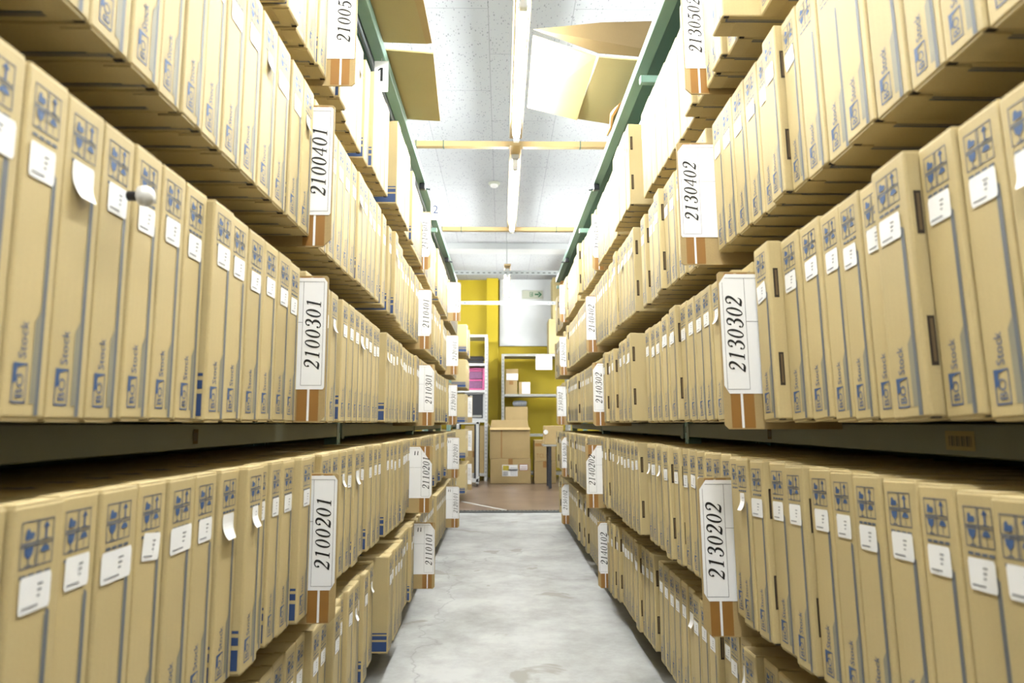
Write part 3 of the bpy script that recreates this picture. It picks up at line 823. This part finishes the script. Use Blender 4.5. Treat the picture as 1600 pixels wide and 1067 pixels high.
ZC = 1.30
root = empty('open_carton', (.60, 2.55, 1.213), 'opened brown carton lying on the rack top with flaps hanging over the aisle', 'carton')
def pnl(name, pts, mat='board_old', t=.005):
    b = root.location
    return MB().slab([(p[0] - b.x, p[1] - b.y, p[2] - b.z) for p in pts], t, mat).build(name, root)
pnl('bottom_panel', [(.345, 2.30, ZC), (.80, 2.24, 1.225), (.80, 2.80, 1.225), (.320, 2.80, ZC)], 'board_pale')
pnl('side_flap', [(.110, 2.31, 1.384), (.337, 2.31, ZC + .006), (.322, 2.80, ZC - .006), (.109, 2.80, 1.350)], 'board_pale')
pnl('back_panel', [(.11, 2.28, 1.392), (.35, 2.255, 1.405), (.80, 2.22, 1.40), (.80, 2.235, 1.24), (.345, 2.295, ZC + .012)], 'board_shaded')
mb = MB(); bq = root.location
mb.tube([(x - bq.x, y - bq.y, z - bq.z) for x, y, z in ((.49, 2.50, 1.29), (.475, 2.62, 1.283), (.462, 2.70, 1.276), (.47, 2.79, 1.268), (.455, 2.83, 1.24))], [.006, .010, .014, .010, .004], 'tape', 8)
mb.build('twisted_strip', root)
o = MB().box((-.10, -.20, 0), (.16, .26, .16), 'board_old', .004).build('cardboard_box'); o.location = (.68, 3.055, 1.213)
tag(o, 'brown cardboard box on the rack top behind the open carton', 'box')

# white round-headed pin in one box front
root = empty('push_pin', (XL + .004, .665, .225), 'white round-headed pin stuck in an archive box front', 'pin')
mb = MB().tube([(-.004, 0, 0), (.006, 0, 0)], .0050, 'black_plastic', 12); mb.build('shank', root)
mb = MB().tube([(.006, 0, 0), (.008, 0, 0), (.014, 0, 0), (.019, 0, 0), (.021, 0, 0)], [.006, .0095, .0105, .008, .003], 'white_plastic', 18); mb.build('head', root, True)

# ------------------------------------------------------------------ far end of the room
def rel(z): return z + FLOOR
def cbox(name, x0, x1, y0, y1, z0, z1, label, cat='box', mat='board_old', group=None, tape=True, bev=.006):
    """a closed carton: body, centre seam and tape"""
    cx = (x0 + x1) / 2 + BX; w = (x1 - x0) / 2; d = y1 - y0; h = z1 - z0
    o = MB().box((-w, 0, 0), (w, d, h), mat, bev, 2).build(name); o.location = (cx, y0, rel(z0) + .0025); tag(o, label, cat, group)
    if tape:
        t = MB().box((-.028, -.0015, h * .72), (.028, d * .9, h + .0012), 'tape'); t.build('tape_strip', o)
        MB().box((-w + .004, .004 + d * .5, h - .0005), (w - .004, .006 + d * .5, h + .0006), 'slot').build('lid_seam', o)
    return o

def steel_shelf(x0, x1, y0, y1, top, levels, label, mat):
    root = empty('steel_shelf', ((x0 + x1) / 2 + BX, y0, FLOOR), label, 'shelf unit', 'steel shelf units at the yellow wall')
    w = (x1 - x0) / 2; d = y1 - y0
    for sx in (-1, 1):
        for yy in (0, d - .04):
            mb = MB().box((sx * w - (.04 if sx > 0 else 0), yy, 0), (sx * w + (.04 if sx < 0 else 0), yy + .04, top), mat, .002, 1)
            z = .06
            while z < top - .05 and yy == 0:
                for k in (.012, .026):
                    xx = sx * w + (-k if sx > 0 else k); mb.poly([(xx - .003, -.0008, z), (xx + .003, -.0008, z), (xx + .003, -.0008, z + .018), (xx - .003, -.0008, z + .018)], 'hole')
                z += .05
            mb.build('post', root)
    for z in levels:
        MB().box((-w + .002, .002, z - .035), (w - .002, d - .002, z), mat, .003, 1).build('shelf_board', root)
    return root
steel_shelf(.030, 1.00, 9.60, 10.02, 1.752, [.10, .629, 1.185, 1.752], 'pale steel shelf unit under the white wall panel', 'grey_metal')
steel_shelf(-1.05, -.161, 9.40, 9.86, 2.00, [.10, .823, 1.232, 1.60, 2.00], 'white steel shelf unit holding the pink drawers', 'white_metal')

cbox('cardboard_box', .082, .256, 9.70, 9.92, 1.185, 1.372, 'small brown box at the base of a two-box stack on the pale shelf', group='small boxes on the pale shelf')
o = cbox('cardboard_box', .091, .268, 9.71, 9.92, 1.373, 1.544, 'small brown box with white front label atop another on the pale shelf', group='small boxes on the pale shelf', tape=False)
MB().box((-.080, -.002, .012), (.085, 0, .105), 'paper').build('paper_label', o)
o = cbox('cardboard_box', .274, .439, 9.70, 9.92, 1.185, 1.361, 'small brown box with a big white sheet standing alone on the shelf', group='small boxes on the pale shelf', tape=False)
sh = MB().box((-.035, -.002, .008), (.080, 0, .168), 'paper')
for k in range(4): sh.poly([(-.02, -.003, .03 + .03 * k), (.05, -.003, .03 + .03 * k), (.05, -.003, .034 + .03 * k), (-.02, -.003, .034 + .03 * k)], 'paper_text')
sh.build('paper_label', o)
# paper sheet hanging from the shelf top
o = MB().box((-.115, -.002, -.208), (.115, 0, 0), 'paper').build('paper_notice'); o.location = (.629 + BX, 9.597, rel(1.735)); tag(o, 'white paper notice hanging from the top of the pale shelf', 'paper')
q = MB()
for k in range(4): q.poly([(-.09, -.003, -.05 - .035 * k), (.07, -.003, -.05 - .035 * k), (.07, -.003, -.046 - .035 * k), (-.09, -.003, -.046 - .035 * k)], 'paper_text')
q.build('printed_lines', o)
# cartons stacked above the pale shelf
cbox('cardboard_box', .70, 1.02, 9.62, 9.98, 1.752, 2.25, 'tall carton on top of the pale shelf under a second one', mat='board_pale', group='cartons on top of the pale shelf')
cbox('cardboard_box', .76, 1.02, 9.62, 9.98, 2.252, 2.86, 'uppermost tall carton reaching towards the ceiling beside the exit sign', mat='board_pale', group='cartons on top of the pale shelf')

# stack in the middle
o = cbox('cardboard_box', -.114, .413, 8.98, 9.40, 0, .316, 'large brown carton on the floor with a white shipping label', group='big cartons by the pale shelf')
lb = MB().box((-.108, -.002, .095), (.092, 0, .240), 'paper'); lb.poly([(-.100, -.003, .17), (-.02, -.003, .17), (-.02, -.003, .232), (-.100, -.003, .232)], 'label_yellow')
for k in range(5): lb.poly([(0, -.003, .11 + .022 * k), (.08, -.003, .11 + .022 * k), (.08, -.003, .116 + .022 * k), (0, -.003, .116 + .022 * k)], 'paper_text')
for k in range(3): lb.poly([(-.1, -.003, .108 + .018 * k), (-.03, -.003, .108 + .018 * k), (-.03, -.003, .116 + .018 * k), (-.1, -.003, .116 + .018 * k)], 'charcoal')
lb.build('shipping_label', o)
rl = MB().box((.115, -.002, .168), (.225, 0, .248), 'label_red').box((.121, -.003, .175), (.219, -.0015, .241), 'paper')
for k in range(2): rl.poly([(.13, -.0035, .19 + .022 * k), (.21, -.0035, .19 + .022 * k), (.21, -.0035, .197 + .022 * k), (.13, -.0035, .197 + .022 * k)], 'label_red')
rl.build('caution_label', o)
MB().box((-.05, -.002, .165), (.10, -.0005, .185), 'paper').build('torn_strip', o)
# open carton above it
root = empty('open_carton', (.1415 + BX, 9.00, rel(.3215)), 'big open brown carton standing on the labelled carton', 'carton')
w, d, h, t = .262, .38, .40, .006
MB().box((-w, 0, 0), (w, t, h), 'board_old', .002, 1).build('front_panel', root)
MB().box((-w, d - t, 0), (w, d, h), 'board_old', .002, 1).build('back_panel', root)
MB().box((-w, t, 0), (-w + t, d - t, h), 'board_old').build('side_panel', root); MB().box((w - t, t, 0), (w, d - t, h), 'board_old').build('side_panel', root)
MB().box((-w + t, t, 0), (w - t, d - t, t), 'board_old').build('bottom_panel', root)
MB().slab([(-w, 0, h), (w, 0, h), (w, -.035, h - .028), (-w, -.035, h - .028)], .004, 'board_old').build('flap', root)
MB().slab([(-w, d, h), (w, d, h), (w - .02, d + .01, h + .10), (-w + .02, d + .01, h + .10)], .004, 'board_old').build('flap', root)
MB().slab([(-w, t, h), (-w, d - t, h), (-w - .035, d - .02, h + .06), (-w - .035, .03, h + .06)], .004, 'board_old').build('flap', root)
mb = MB().box((-w + .145, -.0015, .01), (-w + .160, 0, h - .03), 'tape'); mb.build('tape_strip', root)
# carton on the shelf behind, with a film-wrapped roll
root = cbox('cardboard_box', .080, .400, 9.62, 9.95, .629, 1.005, 'brown carton with a cut handle on the shelf behind the open carton', tape=False)
mb = MB().tube([(-.07 + .14 * k / 10, -.002, .15 - .03 * math.sin(PI * k / 10)) for k in range(11)], .008, 'tape', 6); mb.build('handle_cut', root)
o = MB().tube([(-.10, 0, .045), (-.08, 0, .046), (.02, 0, .050), (.09, 0, .046), (.10, 0, .045)], [.018, .040, .044, .040, .016], 'film', 16).build('wrapped_bundle', None, True)
o.location = (.29 + BX, 9.76, rel(1.008)); tag(o, 'small bundle wrapped in clear film on the carton', 'bundle')
# stack by the rack end
cbox('cardboard_box', .459, .74, 8.98, 9.35, 0, .285, 'brown carton on the floor at the base of the narrow stack', group='stack of cartons by the rack end')
o = cbox('cardboard_box', .462, .74, 8.98, 9.35, .287, .556, 'brown carton with dark stencilled letters on the narrow stack', group='stack of cartons by the rack end', tape=False)
mb = MB()
for pl in text_polys('TCL FP', .075): mb.poly([(-.115 + x * .80, -.0015, .045 + y) for x, y in pl], 'tape')
mb.build('stencil', o); MB().box((-.135, -.0012, .19), (.138, .001, .23), 'tape').build('tape_strip', o)
root = empty('low_table', (.69 + BX, 8.30, FLOOR), 'small pale table with dark legs near the rack end', 'table')
MB().box((-.15, 0, .500), (.30, .45, .520), 'grey_metal', .003, 1).build('table_top', root)
for sx, sy in ((-.09, .03), (-.09, .39), (.26, .03), (.26, .39)): MB().box((sx, sy, 0), (sx + .035, sy + .03, .5), 'charcoal', .002, 1).build('leg', root)
o = cbox('cardboard_box', .555, .78, 8.34, 8.66, .520, .745, 'brown carton with a white tape roll stuck on it on the small table', tape=False)
o2 = MB().tube([(-.10, -.016, .15), (-.10, 0, .15)], .028, 'white_plastic', 16).build('tape_roll', o)

# white unit with things on it
def at(x): return x + BX
o = MB()
for k in range(5): o.box((-.16 + .004 * (k % 2), 0, .022 * k), (.12 - .006 * (k % 3), .30, .022 * k + .019), 'charcoal' if k % 2 else 'slot', .003, 1)
o = o.build('folded_cloth'); o.location = (at(-.335), 9.50, rel(1.603)); tag(o, 'stack of folded dark mats on the upper board of the white shelf', 'mats')
root = empty('drawer_unit', (at(-.355), 9.46, rel(1.235)), 'pink plastic drawer unit on the white shelf', 'drawers')
mb = MB()
for a, b in (((-.150, 0, 0), (-.122, .32, .305)), ((.122, 0, 0), (.150, .32, .305)), ((-.122, 0, .280), (.122, .32, .305)), ((-.122, 0, 0), (.122, .32, .022)), ((-.122, .29, .022), (.122, .32, .280))): mb.box(a, b, 'pink', .004, 1)
mb.build('frame', root)
for k in range(2):
    z = .024 + .130 * k; d_ = MB().box((-.120, .006, z), (.120, .285, z + .122), 'pink_clear', .004, 1).build('drawer', root)
    MB().box((-.118, -.004, z + .100), (.118, .008, z + .122), 'pink', .004, 1).build('drawer_lip', d_)
o = MB().tube([(-.06, 0, .012), (-.03, .01, .014), (.02, -.01, .016), (.07, 0, .010)], [.005, .007, .007, .005], 'film', 10).build('plastic_bag'); o.location = (at(-.30), 9.58, rel(1.5375)); tag(o, 'crumpled clear plastic bag on the pink drawers', 'bag')
root = empty('display_case', (at(-.335), 9.44, rel(.826)), 'black square case with white frame under the pink drawers', 'case')
mb = MB()
for a, b in (((-.140, 0, 0), (-.118, .34, .37)), ((.112, 0, 0), (.135, .34, .37)), ((-.118, 0, .348), (.112, .34, .37)), ((-.118, 0, 0), (.112, .34, .020))): mb.box(a, b, 'white_metal', .003, 1)
mb.build('frame', root); MB().box((-.117, .012, .021), (.111, .33, .347), 'charcoal', .002, 1).build('panel', root)
MB().box((-.07, .008, .30), (-.035, .012, .33), 'paper').build('paper_tag', root); MB().box((-.06, .008, .035), (.095, .012, .062), 'grey_metal').build('name_strip', root)
cbox('cardboard_box', -.469, -.205, 9.46, 9.82, .10, .398, 'brown carton at the base of the white shelf', group='cartons in the white shelf')
cbox('cardboard_box', -.469, -.203, 9.46, 9.82, .40, .745, 'brown carton stacked on another in the white shelf', group='cartons in the white shelf', tape=False)
# hand cart standing in front
root = empty('hand_cart', (at(-.40), 8.60, FLOOR), 'white upright cart frame standing beside the short rack', 'cart')
for x in (-.13, .115):
    for y in (0, .34): MB().box((x, y, .03), (x + .034, y + .034, .80), 'white_metal' if y == 0 else 'charcoal', .003, 1).build('post', root)
MB().box((-.13, 0, .765), (.149, .374, .80), 'white_metal', .004, 1).build('top_tray', root)
MB().box((-.13, 0, .05), (.149, .374, .10), 'white_metal', .004, 1).build('base_tray', root)
MB().box((.092, .010, .10), (.112, .36, .765), 'charcoal', .002, 1).build('side_bar', root)
for x in (-.115, .132):
    for y in (.02, .352):
        MB().tube([(x - .008, y, .025), (x + .008, y, .025)], .025, 'black_plastic', 12).build('wheel', root)

# exit sign on the white panel
root = empty('exit_sign', (.493 + BX, 10.149, 1.861), 'cream emergency exit sign with green runner and arrow', 'sign')
MB().box((-.155, -.018, 0), (.155, 0, .127), 'sign_cream', .003, 1).build('panel', root)
mb = MB(); f = -.0188
def g2(pts, mat='sign_green', y=f): mb.poly([(a, y, b) for a, b in pts], mat)
g2([(-.040, .030), (.010, .030), (.010, .100), (-.040, .100)])
g2([(-.031, .036), (.002, .036), (.002, .094), (-.031, .094)], 'sign_cream', f - .0004)
for pts in ([(-.018, .050), (-.008, .050), (-.004, .078), (-.014, .080)], [(-.014, .052), (-.024, .037), (-.019, .035), (-.007, .050)], [(-.010, .052), (.000, .046), (-.004, .036), (.004, .046), (-.006, .058)], [(-.008, .074), (.004, .066), (.002, .062), (-.009, .068)], [(-.014, .076), (-.026, .068), (-.024, .064), (-.012, .070)]): g2(pts, 'sign_green', f - .0008)
g2([(-.006 + .005 * math.cos(k * PI / 5), .087 + .005 * math.sin(k * PI / 5)) for k in range(10)], 'sign_green', f - .0008)
g2([(.036, .054), (.100, .054), (.100, .076), (.036, .076)]); g2([(.082, .026), (.104, .026), (.145, .065), (.104, .104), (.082, .104), (.115, .065)])
mb.build('pictogram', root)

# floor drain and painted line
root = empty('floor_drain', (0, 6.17, FLOOR), 'long grated floor drain across the end of the aisle', 'drain')
MB().box((-1.6, -.055, .0005), (1.6, .055, .004), 'charcoal').build('channel', root)
mb = MB()
x = -1.6
for yy in (-.058, .046): mb.box((-1.6, yy, .004), (1.6, yy + .012, .009), 'drain')
while x < 1.6:
    mb.box((x, -.046, .004), (x + .014, .046, .009), 'drain'); x += .032
mb.build('grate', root)
o = MB().slab([(-.40, 7.03, FLOOR + .0006), (-.41, 6.98, FLOOR + .0006), (.025, 6.275, FLOOR + .0006), (.062, 6.275, FLOOR + .0006)], .0006, 'floor_line').build('floor_marking')
tag(o, 'white painted line running aslant over the tan floor', 'floor line')
